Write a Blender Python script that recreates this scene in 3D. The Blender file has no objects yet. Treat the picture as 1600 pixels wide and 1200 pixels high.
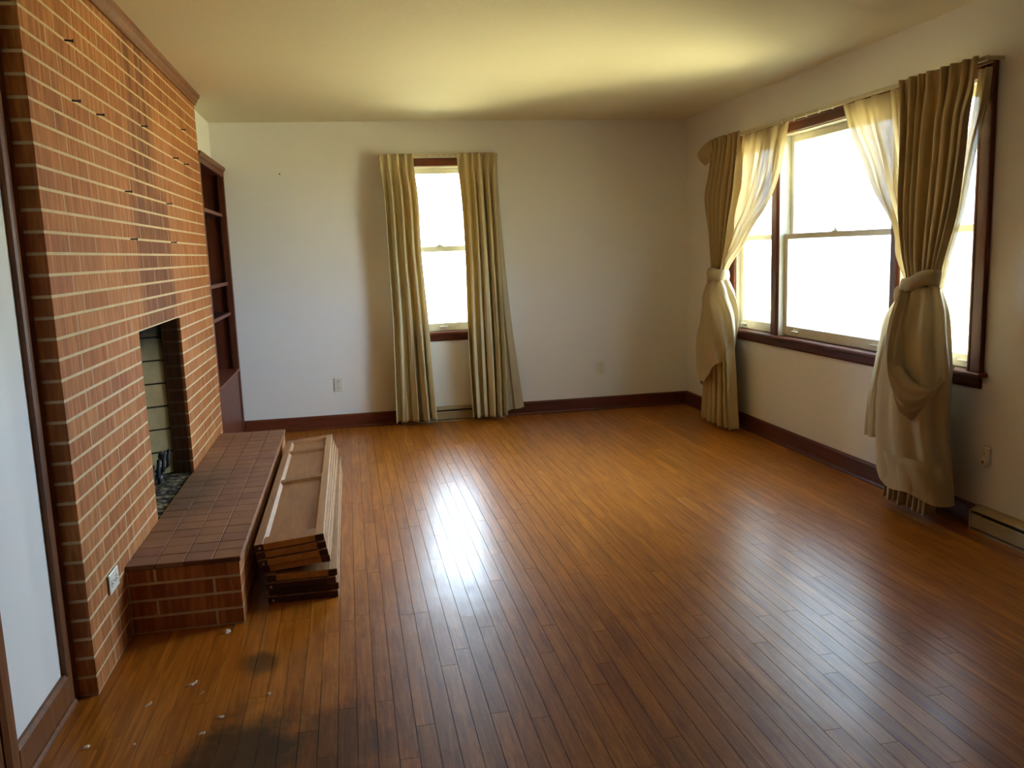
import bpy, math, random
import numpy as np
from mathutils import Matrix, Vector
random.seed(7); np.random.seed(7)
S = bpy.context.scene
COL = S.collection
PI = math.pi

# ------------------------------------------------------------------ camera
F_PX, YAW, PITCH, ROLL, CAM_H = 1336.4, 0.1839, -0.1545, -0.0361, 1.3926
_f = np.array([math.sin(YAW)*math.cos(PITCH), math.cos(YAW)*math.cos(PITCH), math.sin(PITCH)])
_r0 = np.array([math.cos(YAW), -math.sin(YAW), 0.0]); _u0 = np.cross(_r0, _f)
_r = math.cos(ROLL)*_r0 + math.sin(ROLL)*_u0
_u = -math.sin(ROLL)*_r0 + math.cos(ROLL)*_u0
cd = bpy.data.cameras.new('camera'); cam = bpy.data.objects.new('camera', cd); COL.objects.link(cam)
cd.sensor_width = 36.0; cd.sensor_fit = 'HORIZONTAL'; cd.lens = F_PX/1600.0*36.0
cd.clip_start = 0.02; cd.clip_end = 500
M = Matrix.Identity(4)
for i in range(3):
    M[i][0], M[i][1], M[i][2] = _r[i], _u[i], -_f[i]
M[2][3] = CAM_H
cam.matrix_world = M
S.camera = cam
def project(P):
    d = np.array(P, float) - np.array([0, 0, CAM_H]); z = d@_f
    return (800 + F_PX*(d@_r)/z, 600 - F_PX*(d@_u)/z, z)

# ------------------------------------------------------------------ world, sun, exposure
world = bpy.data.worlds.new('sky'); S.world = world; world.use_nodes = True
bg = world.node_tree.nodes['Background']
bg.inputs['Color'].default_value = (0.63, 0.82, 1.0, 1); bg.inputs['Strength'].default_value = 7.8
sd = bpy.data.lights.new('sun', 'SUN'); sd.energy = 17.0; sd.angle = 0.03; sd.color = (1.0, 0.90, 0.70)
sun = bpy.data.objects.new('sun', sd); COL.objects.link(sun)
sun.rotation_euler = Vector((0.26, 0.60, -0.75)).to_track_quat('-Z', 'Y').to_euler()
# sky portals in the two window openings: they emit nothing, they only tell the sampler where daylight enters
for loc, dr, w, h in (((2.8906+0.16, 4.83, 1.42), (-1, 0, 0), 2.55, 1.36), ((0.76, 7.0729+0.16, 1.42), (0, -1, 0), 0.60, 1.36)):
    pl = bpy.data.lights.new('window_daylight', 'AREA'); pl.shape = 'RECTANGLE'; pl.size = w; pl.size_y = h; pl.cycles.is_portal = True
    po = bpy.data.objects.new('window_daylight', pl); COL.objects.link(po); po.location = loc
    po.rotation_euler = Vector(dr).to_track_quat('-Z', 'Y').to_euler()
S.view_settings.view_transform = 'Standard'; S.view_settings.look = 'None'
S.view_settings.gamma = 1.0; S.view_settings.use_curve_mapping = False
S.view_settings.exposure = 2.2
try:
    S.cycles.use_denoising = True
    S.cycles.use_adaptive_sampling = False
    S.cycles.max_bounces = 8; S.cycles.diffuse_bounces = 5; S.cycles.glossy_bounces = 3
    S.cycles.transparent_max_bounces = 24; S.cycles.transmission_bounces = 8
    S.cycles.caustics_reflective = False; S.cycles.caustics_refractive = False
    S.cycles.sample_clamp_indirect = 12.0
except Exception:
    pass

# ------------------------------------------------------------------ measured layout (metres)
XR, YB, XL, YR, ZC = 2.8906, 7.0729, -0.972, -5.2, 2.44
XF, Y0, Y1, CH = -0.8898, 2.838, 5.918, 0.0652           # chimney face, ends, brick course
XH, YH0, YH1, ZH = -0.4789, 3.295, 5.779, 0.2718         # hearth
YO0, YO1, ZO = 3.88, 4.797, 1.1034                        # fire opening
HB = 0.112                                                # baseboard height

# ------------------------------------------------------------------ node helpers
class NT:
    def __init__(s, name):
        s.m = bpy.data.materials.new(name); s.m.use_nodes = True
        s.t = s.m.node_tree; s.t.nodes.clear()
        s.out = s.t.nodes.new('ShaderNodeOutputMaterial')
    def n(s, typ, **kw):
        nd = s.t.nodes.new(typ)
        for k, v in kw.items():
            if k.startswith('_'): setattr(nd, k[1:], v)
        return nd
    def put(s, sock, v):
        if hasattr(v, 'is_linked') or isinstance(v, bpy.types.NodeSocket): s.t.links.new(v, sock)
        elif isinstance(v, (tuple, list)) and len(v) == 3 and sock.type == 'RGBA': sock.default_value = (*v, 1)
        else: sock.default_value = v
    def pos(s): return s.n('ShaderNodeNewGeometry').outputs['Position']
    def scale(s, vec, sc, loc=(0, 0, 0)):
        nd = s.n('ShaderNodeMapping'); s.put(nd.inputs['Vector'], vec)
        nd.inputs['Scale'].default_value = sc; nd.inputs['Location'].default_value = loc
        return nd.outputs[0]
    def noise(s, vec, sc, det=3.0, rough=0.55, dist=0.0):
        nd = s.n('ShaderNodeTexNoise'); s.put(nd.inputs['Vector'], vec)
        nd.inputs['Scale'].default_value = sc; nd.inputs['Detail'].default_value = det
        nd.inputs['Roughness'].default_value = rough; nd.inputs['Distortion'].default_value = dist
        return nd.outputs['Fac']
    def ramp(s, fac, stops):
        nd = s.n('ShaderNodeValToRGB'); s.put(nd.inputs[0], fac)
        el = nd.color_ramp.elements
        while len(el) < len(stops): el.new(0.5)
        for e, (p, c) in zip(el, stops):
            e.position = p
            e.color = (c, c, c, 1) if isinstance(c, (int, float)) else (*c, 1)
        return nd.outputs[0]
    def math(s, op, a, b=0.0, clamp=False):
        nd = s.n('ShaderNodeMath'); nd.operation = op; nd.use_clamp = clamp
        s.put(nd.inputs[0], a); s.put(nd.inputs[1], b); return nd.outputs[0]
    def mix(s, fac, a, b, mode='MIX'):
        nd = s.n('ShaderNodeMixRGB'); nd.blend_type = mode
        s.put(nd.inputs[0], fac); s.put(nd.inputs[1], a); s.put(nd.inputs[2], b); return nd.outputs[0]
    def sep(s, vec):
        nd = s.n('ShaderNodeSeparateXYZ'); s.put(nd.inputs[0], vec); return nd.outputs
    def rng(s, v, a, b, c=0.0, d=1.0, smooth=True):
        nd = s.n('ShaderNodeMapRange'); nd.interpolation_type = 'SMOOTHSTEP' if smooth else 'LINEAR'
        s.put(nd.inputs['Value'], v)
        for k, x in zip(('From Min', 'From Max', 'To Min', 'To Max'), (a, b, c, d)): nd.inputs[k].default_value = x
        return nd.outputs[0]
    def bump(s, h, strength, dist=0.01):
        nd = s.n('ShaderNodeBump'); s.put(nd.inputs['Height'], h)
        nd.inputs['Strength'].default_value = strength; nd.inputs['Distance'].default_value = dist
        return nd.outputs[0]
    def tint(s):                                          # one random number per piece, alone or joined
        a = s.n('ShaderNodeObjectInfo').outputs['Random']; b = s.n('ShaderNodeNewGeometry').outputs['Random Per Island']
        return s.math('FRACT', s.math('ADD', a, b))
    def bsdf(s, col, rough=0.5, spec=0.5, metal=0.0, normal=None, **kw):
        nd = s.n('ShaderNodeBsdfPrincipled'); s.put(nd.inputs['Base Color'], col); s.put(nd.inputs['Roughness'], rough)
        s.put(nd.inputs['Specular IOR Level'], spec); s.put(nd.inputs['Metallic'], metal)
        if normal is not None: s.put(nd.inputs['Normal'], normal)
        for k, v in kw.items(): s.put(nd.inputs[k], v)
        return nd.outputs[0]
    def done(s, shader): s.t.links.new(shader, s.out.inputs['Surface']); return s.m

def m_paint(name, col, bump=0.12, sc=55.0, rough=0.6, var=0.04):
    n = NT(name); p = n.pos()
    c = n.mix(n.noise(p, 1.7, 4), tuple(x*(1-var) for x in col), tuple(min(1, x*(1+var)) for x in col))
    return n.done(n.bsdf(c, rough, 0.3, normal=n.bump(n.noise(p, sc, 4), bump, 0.004)))
def m_wood(name, dark, light, axis='y', rough=0.45, spec=0.32, sc=1.0, coat=0.0):
    n = NT(name); k = {'x': (2.2, 26, 26), 'y': (26, 2.2, 26), 'z': (26, 26, 2.2)}[axis]
    v = n.scale(n.pos(), tuple(q*sc for q in k))
    g = n.noise(v, 1.6, 5, 0.6, 0.6); f = n.noise(n.scale(n.pos(), tuple(q*4*sc for q in k)), 2.0, 3)
    fac = n.math('ADD', n.math('MULTIPLY', g, 0.75), n.math('MULTIPLY', f, 0.35))
    fac = n.math('ADD', fac, n.math('MULTIPLY', n.math('SUBTRACT', n.tint(), 0.5), 0.22))
    c = n.ramp(fac, [(0.3, dark), (0.75, light)])
    return n.done(n.bsdf(c, rough, spec, normal=n.bump(fac, 0.08, 0.002), **({'Coat Weight': coat, 'Coat Roughness': 0.15} if coat else {})))
def m_plain(name, col, rough=0.45, metal=0.0, spec=0.5, var=0.12, sc=30):
    n = NT(name); p = n.pos()
    c = n.mix(n.noise(p, sc, 3), tuple(x*(1-var) for x in col), tuple(min(1, x*(1+var)) for x in col))
    return n.done(n.bsdf(c, rough, spec, metal, normal=n.bump(n.noise(p, sc*6, 2), 0.05, 0.001)))

MAT = {}
MAT['wall'] = m_paint('wall_paint', (0.805, 0.795, 0.79))
MAT['ceiling'] = m_paint('ceiling_plaster', (0.74, 0.67, 0.50), 0.35, 42.0, 0.8)
MAT['trim'] = m_wood('dark_trim_z', (0.055, 0.012, 0.005), (0.15, 0.036, 0.014), 'z')
MAT['trim_y'] = m_wood('dark_trim_y', (0.055, 0.012, 0.005), (0.15, 0.036, 0.014), 'y')
MAT['trim_x'] = m_wood('dark_trim_x', (0.055, 0.012, 0.005), (0.15, 0.036, 0.014), 'x')
MAT['casing_z'] = m_wood('casing_z', (0.07, 0.02, 0.010), (0.19, 0.055, 0.026), 'z')
MAT['casing_y'] = m_wood('casing_y', (0.07, 0.02, 0.010), (0.19, 0.055, 0.026), 'y')
MAT['casing_x'] = m_wood('casing_x', (0.07, 0.02, 0.010), (0.19, 0.055, 0.026), 'x')
MAT['sidetrim'] = m_wood('side_trim', (0.09, 0.028, 0.008), (0.24, 0.085, 0.025), 'z')
MAT['cream'] = m_plain('cream_sash_paint', (0.72, 0.68, 0.55), 0.4)
MAT['ivory'] = m_plain('ivory_plastic', (0.74, 0.72, 0.62), 0.35)
MAT['slot'] = m_plain('dark_slot', (0.02, 0.018, 0.015), 0.6)
MAT['heater'] = m_plain('heater_enamel', (0.34, 0.26, 0.14), 0.45, 0.0)
MAT['heater_dark'] = m_plain('heater_shadow_gap', (0.03, 0.028, 0.024), 0.6)
MAT['track'] = m_plain('curtain_track', (0.62, 0.55, 0.38), 0.4)
MAT['iron'] = m_plain('black_iron', (0.012, 0.012, 0.013), 0.65, 0.3)
MAT['steel'] = m_plain('worn_steel', (0.45, 0.43, 0.40), 0.4, 0.8)
MAT['nail'] = m_plain('dark_steel', (0.05, 0.035, 0.04), 0.5, 0.4)
MAT['chip'] = m_plain('plaster_chip', (0.62, 0.50, 0.38), 0.8)
MAT['subfloor'] = m_plain('subfloor', (0.018, 0.008, 0.003), 0.8)
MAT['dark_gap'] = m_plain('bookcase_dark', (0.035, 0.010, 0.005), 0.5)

def mk_mortar():
    n = NT('mortar'); p = n.pos(); q = n.sep(p)
    c = n.mix(n.noise(p, 14, 4), (0.47, 0.345, 0.19), (0.72, 0.55, 0.34))
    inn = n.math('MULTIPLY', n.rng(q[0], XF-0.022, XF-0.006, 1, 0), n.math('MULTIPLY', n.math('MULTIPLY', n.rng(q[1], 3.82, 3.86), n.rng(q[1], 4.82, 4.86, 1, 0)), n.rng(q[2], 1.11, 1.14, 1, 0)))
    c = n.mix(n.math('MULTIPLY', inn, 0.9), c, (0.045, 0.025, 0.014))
    return n.done(n.bsdf(c, 0.9, 0.2, normal=n.bump(n.noise(p, 160, 4), 0.5, 0.003)))
MAT['mortar'] = mk_mortar()
def mk_brick(name, soot):
    n = NT(name); p = n.pos(); t = n.tint()
    c = n.ramp(t, [(0.0, (0.45, 0.150, 0.036)), (0.3, (0.52, 0.195, 0.050)), (0.6, (0.48, 0.170, 0.046)), (0.85, (0.56, 0.225, 0.066)), (1.0, (0.42, 0.135, 0.040))])
    st = n.noise(n.scale(p, (30, 30, 2.6)), 1.5, 4, 0.6)           # vertical drag marks of the wire-cut face
    c = n.mix(n.rng(st, 0.35, 0.75), n.mix(1.0, c, (0.56, 0.50, 0.46), 'MULTIPLY'), n.mix(1.0, c, (1.12, 1.13, 1.15), 'MULTIPLY'))
    fine = n.noise(p, 120, 4)
    c = n.mix(n.math('MULTIPLY', n.rng(fine, 0.55, 0.8), 0.5), c, (0.20, 0.07, 0.03))
    if soot:
        x, y, z = n.sep(p)
        def box(y0, y1, z0, z1, fy0, fy1, fz):
            a = n.math('MULTIPLY', n.rng(y, y0-fy0, y0+fy0), n.rng(y, y1-fy1, y1+fy1, 1, 0))
            return n.math('MULTIPLY', a, n.math('MULTIPLY', n.rng(z, z0-fz, z0+fz), n.rng(z, z1-fz, z1+fz, 1, 0)))
        w = n.noise(n.scale(p, (3, 9, 1.5)), 1.4, 4, 0.6)
        wob = n.rng(w, 0.3, 0.62)
        a = n.math('MULTIPLY', box(4.02, 4.74, 1.0, 1.74, 0.10, 0.03, 0.10), 0.80)
        b = n.math('MULTIPLY', box(4.05, 4.52, 1.66, 2.5, 0.16, 0.14, 0.12), n.math('ADD', n.math('MULTIPLY', wob, 0.8), 0.25))
        d = n.math('MULTIPLY', box(4.2, 5.4, 2.2, 2.6, 0.3, 0.5, 0.12), n.math('MULTIPLY', wob, 0.55))
        e = n.math('MULTIPLY', box(3.9, 4.75, 0.9, 1.16, 0.06, 0.04, 0.03), 0.5)
        so = n.math('MAXIMUM', n.math('MAXIMUM', a, e), n.math('MAXIMUM', b, d))
        so = n.math('MULTIPLY', so, n.rng(w, 0.15, 0.6, 0.75, 1.0))
        c = n.mix(so, c, n.mix(1.0, c, (0.40, 0.34, 0.27), 'MULTIPLY'))
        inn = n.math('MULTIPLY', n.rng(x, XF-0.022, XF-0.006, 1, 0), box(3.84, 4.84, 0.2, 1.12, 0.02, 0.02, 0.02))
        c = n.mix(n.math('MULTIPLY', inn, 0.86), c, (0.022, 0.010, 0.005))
    return n.done(n.bsdf(c, 0.78, 0.3, normal=n.bump(n.math('ADD', st, n.math('MULTIPLY', fine, 0.6)), 0.35, 0.003)))
MAT['brick'] = mk_brick('wirecut_brick', True)
def mk_tile():
    n = NT('quarry_tile'); p = n.pos(); t = n.tint()
    c = n.ramp(t, [(0, (0.25, 0.115, 0.055)), (0.35, (0.28, 0.135, 0.070)), (0.6, (0.23, 0.098, 0.062)), (1, (0.30, 0.150, 0.075))])
    q = n.noise(p, 5, 4)
    c = n.mix(n.rng(q, 0.4, 0.75, 0, 0.45), c, (0.17, 0.10, 0.05))
    x, y, z = n.sep(p)
    d = n.math('POWER', n.math('ADD', n.math('POWER', n.math('MULTIPLY', n.math('SUBTRACT', y, 4.4), 1.6), 2.0), n.math('POWER', n.math('MULTIPLY', n.math('ADD', x, 0.84), 4.5), 2.0)), 0.5)
    c = n.mix(n.math('MULTIPLY', n.rng(d, 0.2, 1.15, 1, 0), 0.6), c, (0.075, 0.05, 0.03))
    return n.done(n.bsdf(c, n.rng(q, 0.3, 0.7, 0.5, 0.68), 0.4, normal=n.bump(n.noise(p, 60, 3), 0.15, 0.002)))
MAT['tile'] = mk_tile()
def mk_grout():
    n = NT('tile_grout'); p = n.pos()
    return n.done(n.bsdf(n.mix(n.noise(p, 9, 3), (0.10, 0.040, 0.022), (0.17, 0.075, 0.042)), 0.9, 0.2))
MAT['grout'] = mk_grout()
def mk_firebrick():
    n = NT('firebrick'); p = n.pos(); q = n.sep(p)
    c = n.mix(n.noise(p, 18, 4), (0.42, 0.32, 0.16), (0.60, 0.48, 0.27))
    s = n.math('ADD', n.rng(q[2], 0.82, 1.06), n.math('MULTIPLY', n.math('SUBTRACT', n.noise(p, 8, 4), 0.5), 0.5), True)
    c = n.mix(s, c, (0.03, 0.024, 0.018))
    return n.done(n.bsdf(c, 0.9, 0.2, normal=n.bump(n.noise(p, 90, 4), 0.5, 0.004)))
MAT['firebrick'] = mk_firebrick()
MAT['soot'] = m_plain('soot_black', (0.022, 0.018, 0.015), 0.95, 0, 0.1, 0.4, 20)
def mk_ash():
    n = NT('ash'); p = n.pos()
    c = n.ramp(n.noise(p, 22, 6, 0.7), [(0.36, (0.012, 0.012, 0.011)), (0.50, (0.05, 0.045, 0.038)), (0.60, (0.30, 0.24, 0.15)), (0.85, (0.5, 0.42, 0.3))])
    return n.done(n.bsdf(c, 0.95, 0.1, normal=n.bump(n.noise(p, 120, 5), 0.8, 0.008)))
MAT['ash'] = mk_ash()
def mk_char():
    n = NT('charred_wood'); p = n.pos()
    v = n.n('ShaderNodeTexVoronoi'); n.put(v.inputs['Vector'], p); v.inputs['Scale'].default_value = 55
    c = n.ramp(n.noise(p, 30, 5), [(0.42, (0.010, 0.010, 0.010)), (0.52, (0.06, 0.06, 0.06)), (0.64, (0.50, 0.48, 0.45))])
    return n.done(n.bsdf(c, 0.85, 0.2, normal=n.bump(v.outputs['Distance'], 0.9, 0.012)))
MAT['char'] = mk_char()

def mk_floor():
    n = NT('oak_strip_floor'); p = n.pos(); t = n.tint(); x, y, z = n.sep(p)
    off = n.n('ShaderNodeCombineXYZ'); n.put(off.inputs[1], n.math('MULTIPLY', t, 37.0)); n.put(off.inputs[2], n.math('MULTIPLY', t, 11.0))
    ad = n.n('ShaderNodeVectorMath'); n.put(ad.inputs[0], p); n.put(ad.inputs[1], off.outputs[0])
    v = n.scale(ad.outputs[0], (34, 2.0, 34))
    g = n.noise(v, 1.6, 5, 0.62, 0.8); fine = n.noise(n.scale(ad.outputs[0], (170, 5, 60)), 1.5, 3)
    base = n.ramp(t, [(0.0, (0.35, 0.112, 0.011)), (0.25, (0.41, 0.138, 0.014)), (0.5, (0.38, 0.126, 0.012)), (0.7, (0.46, 0.165, 0.020)), (0.88, (0.39, 0.130, 0.013)), (1.0, (0.30, 0.090, 0.010))])
    c = n.mix(n.rng(g, 0.3, 0.72), n.mix(1.0, base, (0.62, 0.52, 0.42), 'MULTIPLY'), n.mix(1.0, base, (1.15, 1.2, 1.25), 'MULTIPLY'))
    c = n.mix(n.math('MULTIPLY', n.rng(fine, 0.55, 0.75), 0.4), c, n.mix(1.0, base, (0.5, 0.4, 0.3), 'MULTIPLY'))
    big = n.noise(p, 0.9, 4, 0.6)
    # finish worn thin where people walk: a broad lane in the near middle of the room
    def blob(cx, cy, rx, ry, edge):
        d = n.math('POWER', n.math('ADD', n.math('POWER', n.math('MULTIPLY', n.math('SUBTRACT', x, cx), 1/rx), 2.0), n.math('POWER', n.math('MULTIPLY', n.math('SUBTRACT', y, cy), 1/ry), 2.0)), 0.5)
        d = n.math('ADD', d, n.math('MULTIPLY', n.math('SUBTRACT', n.noise(p, 7, 5, 0.65), 0.5), edge))
        return n.rng(d, 0.45, 1.15, 1, 0)
    worn = n.math('MULTIPLY', blob(0.45, 2.35, 1.0, 1.25, 0.9), 0.75)
    scr = n.noise(n.scale(p, (60, 14, 1)), 2.2, 5, 0.7)
    c = n.mix(n.math('MULTIPLY', worn, n.rng(scr, 0.35, 0.65, 0.3, 0.9)), c, n.mix(1.0, c, (0.62, 0.56, 0.50), 'MULTIPLY'))
    stain = n.math('MAXIMUM', blob(-0.37, 2.36, 0.20, 0.26, 1.4), n.math('MULTIPLY', blob(-0.385, 2.93, 0.075, 0.10, 0.8), 0.8))
    stain = n.math('MAXIMUM', stain, n.math('MULTIPLY', blob(-0.15, 2.3, 0.22, 0.3, 1.6), 0.55))
    c = n.mix(n.math('MULTIPLY', stain, 0.9), c, (0.020, 0.012, 0.007))
    spk = n.noise(p, 190, 2)
    c = n.mix(n.rng(spk, 0.77, 0.82), c, (0.10, 0.05, 0.02))
    ro = n.math('ADD', n.rng(n.noise(p, 3.3, 5, 0.65), 0.3, 0.7, 0.285, 0.31), n.math('MULTIPLY', worn, 0.12))
    ro = n.math('ADD', ro, n.math('MULTIPLY', n.rng(scr, 0.55, 0.75), 0.05))
    h = n.math('ADD', n.math('MULTIPLY', n.noise(n.scale(p, (26, 7, 1)), 1.0, 3), 1.0), n.math('MULTIPLY', g, 0.25))
    return n.done(n.bsdf(c, ro, n.math('SUBTRACT', 0.42, n.math('MULTIPLY', worn, 0.30)), normal=n.bump(h, 0.10, 0.006)))
MAT['floor'] = mk_floor()

def mk_cloth(name, col, trans, col_t, rough=0.8, see=0.0, weave=900):
    n = NT(name); p = n.pos()
    c = n.mix(n.noise(n.scale(p, (25, 25, 3)), 1.5, 3), tuple(x*0.88 for x in col), tuple(min(1, x*1.08) for x in col))
    b = n.bump(n.noise(p, weave, 2), 0.12, 0.001)
    d = n.bsdf(c, rough, 0.25, normal=b, **{'Sheen Weight': 0.15})
    tr = n.n('ShaderNodeBsdfTranslucent'); n.put(tr.inputs['Color'], col_t)
    mx = n.n('ShaderNodeMixShader'); mx.inputs[0].default_value = trans
    n.t.links.new(d, mx.inputs[1]); n.t.links.new(tr.outputs[0], mx.inputs[2])
    if not see: return n.done(mx.outputs[0])
    tp = n.n('ShaderNodeBsdfTransparent'); m2 = n.n('ShaderNodeMixShader'); m2.inputs[0].default_value = see
    n.t.links.new(mx.outputs[0], m2.inputs[1]); n.t.links.new(tp.outputs[0], m2.inputs[2])
    return n.done(m2.outputs[0])
MAT['drape'] = mk_cloth('gold_drape', (0.50, 0.375, 0.20), 0.07, (0.75, 0.52, 0.22))
MAT['drape_pale'] = mk_cloth('pale_gold_drape', (0.66, 0.57, 0.35), 0.12, (0.85, 0.62, 0.22))
MAT['sheer'] = mk_cloth('cream_sheer', (0.54, 0.44, 0.28), 0.17, (0.72, 0.56, 0.30), 0.8, 0.035)
MAT['sheer_tie'] = mk_cloth('cream_sheer_folded', (0.58, 0.47, 0.29), 0.22, (0.72, 0.60, 0.38), 0.8, 0.0)

def mk_glass():
    n = NT('window_glass'); tp = n.n('ShaderNodeBsdfTransparent'); tp.inputs[0].default_value = (0.97, 0.98, 0.98, 1)
    gl = n.n('ShaderNodeBsdfGlossy'); gl.inputs['Roughness'].default_value = 0.03
    fr = n.n('ShaderNodeFresnel'); fr.inputs[0].default_value = 1.45
    mx = n.n('ShaderNodeMixShader'); n.t.links.new(n.math('MULTIPLY', fr.outputs[0], 0.8), mx.inputs[0])
    n.t.links.new(tp.outputs[0], mx.inputs[1]); n.t.links.new(gl.outputs[0], mx.inputs[2])
    return n.done(mx.outputs[0])
MAT['glass'] = mk_glass()
def mk_ground():
    n = NT('dry_lawn'); p = n.pos()
    c = n.mix(n.noise(p, 0.8, 5), (0.50, 0.42, 0.20), (0.62, 0.54, 0.30))
    return n.done(n.bsdf(c, 0.9, 0.1))
MAT['lawn'] = mk_ground()
for nm, dk, lt in (('door_face', (0.22, 0.095, 0.034), (0.40, 0.205, 0.085)), ('door_edge', (0.26, 0.13, 0.055), (0.48, 0.28, 0.13)),
                   ('door_end', (0.34, 0.13, 0.025), (0.56, 0.25, 0.06)), ('door_dark', (0.035, 0.008, 0.005), (0.085, 0.020, 0.012))):
    MAT[nm] = m_wood(nm, dk, lt, 'y', 0.5, 0.35)

# ------------------------------------------------------------------ mesh helpers
class MB:
    def __init__(s): s.v, s.f = [], []
    def raw(s, v, f):
        o = len(s.v); s.v += [tuple(q) for q in v]; s.f += [tuple(i+o for i in q) for q in f]; return s
    def box(s, x0, x1, y0, y1, z0, z1):
        x0, x1 = sorted((x0, x1)); y0, y1 = sorted((y0, y1)); z0, z1 = sorted((z0, z1))
        return s.raw([(x0,y0,z0),(x1,y0,z0),(x1,y1,z0),(x0,y1,z0),(x0,y0,z1),(x1,y0,z1),(x1,y1,z1),(x0,y1,z1)],
                     [(0,3,2,1),(4,5,6,7),(0,1,5,4),(1,2,6,5),(2,3,7,6),(3,0,4,7)])
    def cbox(s, x0, x1, y0, y1, z0, z1, c=0.002):        # box with all edges chamfered
        x0, x1 = sorted((x0, x1)); y0, y1 = sorted((y0, y1)); z0, z1 = sorted((z0, z1))
        c = min(c, (x1-x0)*.45, (y1-y0)*.45, (z1-z0)*.45)
        V, idx = [], {}
        for i in (0, 1):
            for j in (0, 1):
                for k in (0, 1):
                    X, Y, Z = (x0, x1)[i], (y0, y1)[j], (z0, z1)[k]
                    a, b, d = (c, -c)[i], (c, -c)[j], (c, -c)[k]
                    for ax, pt in enumerate(((X, Y+b, Z+d), (X+a, Y, Z+d), (X+a, Y+b, Z))):
                        idx[i, j, k, ax] = len(V); V.append(pt)
        Fc = []
        for i in (0, 1):
            q = [idx[i,0,0,0], idx[i,1,0,0], idx[i,1,1,0], idx[i,0,1,0]]; Fc.append(q if i else q[::-1])
            q = [idx[0,i,0,1], idx[0,i,1,1], idx[1,i,1,1], idx[1,i,0,1]]; Fc.append(q if i else q[::-1])
            q = [idx[0,0,i,2], idx[1,0,i,2], idx[1,1,i,2], idx[0,1,i,2]]; Fc.append(q if i else q[::-1])
        for a in (0, 1):
            for b in (0, 1):
                s_ = 1 if a == b else 0
                q = [idx[a,b,0,0], idx[a,b,0,1], idx[a,b,1,1], idx[a,b,1,0]]; Fc.append(q if not s_ else q[::-1])
                q = [idx[a,0,b,0], idx[a,0,b,2], idx[a,1,b,2], idx[a,1,b,0]]; Fc.append(q if s_ else q[::-1])
                q = [idx[0,a,b,1], idx[0,a,b,2], idx[1,a,b,2], idx[1,a,b,1]]; Fc.append(q if not s_ else q[::-1])
        for i in (0, 1):
            for j in (0, 1):
                for k in (0, 1):
                    q = [idx[i,j,k,0], idx[i,j,k,1], idx[i,j,k,2]]; Fc.append(q if (i+j+k) % 2 else q[::-1])
        return s.raw(V, Fc)
    def prism(s, prof, axis, a, b):                       # extrude a 2-D outline along x, y or z
        n = len(prof)
        def P(u, v, t): return {'x': (t, u, v), 'y': (u, t, v), 'z': (u, v, t)}[axis]
        return s.raw([P(u, v, a) for u, v in prof] + [P(u, v, b) for u, v in prof],
                     [tuple(range(n))[::-1], tuple(range(n, 2*n))] + [(i, (i+1) % n, n+(i+1) % n, n+i) for i in range(n)])
    def tube(s, pts, r, n=10, caps=True):
        pts = [Vector(q) for q in pts]; rs = r if isinstance(r, (list, tuple)) else [r]*len(pts); V, Fc = [], []
        for i, q in enumerate(pts):
            t = (pts[min(i+1, len(pts)-1)] - pts[max(i-1, 0)]).normalized()
            a = t.cross(Vector((0, 0, 1)) if abs(t.z) < 0.9 else Vector((1, 0, 0))).normalized(); b = t.cross(a)
            V += [tuple(q + rs[i]*(math.cos(2*PI*k/n)*a + math.sin(2*PI*k/n)*b)) for k in range(n)]
        for i in range(len(pts)-1):
            Fc += [(i*n+k, i*n+(k+1) % n, (i+1)*n+(k+1) % n, (i+1)*n+k) for k in range(n)]
        if caps: Fc += [tuple(range(n))[::-1], tuple(range((len(pts)-1)*n, len(pts)*n))]
        return s.raw(V, Fc)
    def grid(s, P, closed=False):                         # rows x cols array of points
        R, C = len(P), len(P[0]); Fc = []
        for i in range(R-1):
            for j in range(C if closed else C-1):
                Fc.append((i*C+j, i*C+(j+1) % C, (i+1)*C+(j+1) % C, (i+1)*C+j))
        return s.raw([tuple(map(float, q)) for row in P for q in row], Fc)
    def mesh(s, name, mat, smooth=False):
        me = bpy.data.meshes.new(name); me.from_pydata(s.v, [], s.f)
        import bmesh
        bm = bmesh.new(); bm.from_mesh(me); bmesh.ops.recalc_face_normals(bm, faces=bm.faces); bm.to_mesh(me); bm.free()
        me.materials.append(MAT[mat] if isinstance(mat, str) else mat)
        if smooth:
            for q in me.polygons: q.use_smooth = True
        me.update(); return me
    def build(s, name, mat, parent=None, smooth=False, **props):
        return place(name, s.mesh(name, mat, smooth), parent, **props)
def world_of(o):
    m = Matrix.LocRotScale(o.location, o.rotation_euler, o.scale)
    if o.parent: return world_of(o.parent) @ o.matrix_parent_inverse @ m
    return m
def place(name, data, parent=None, loc=None, local=False, **props):
    o = bpy.data.objects.new(name, data); COL.objects.link(o)
    if loc is not None: o.location = loc
    if parent is not None:
        o.parent = parent
        if not local: o.matrix_parent_inverse = world_of(parent).inverted()
    for k, v in props.items(): o[k] = v
    return o
def thing(name, label, category, loc=(0, 0, 0), rz=0.0, group=None):
    o = place(name, None, loc=loc); o.empty_display_size = 0.1; o.rotation_euler[2] = rz
    o['label'] = label; o['category'] = category
    if group: o['group'] = group
    return o
def area(c8):                                             # projected size in the picture, for choosing the largest pieces
    q = [project(c) for c in c8]
    if min(z for *_, z in q) < 0.3: return 0.0
    xs = [min(1600, max(0, a)) for a, b, z in q]; ys = [min(1200, max(0, b)) for a, b, z in q]
    return (max(xs)-min(xs))*(max(ys)-min(ys))

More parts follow.
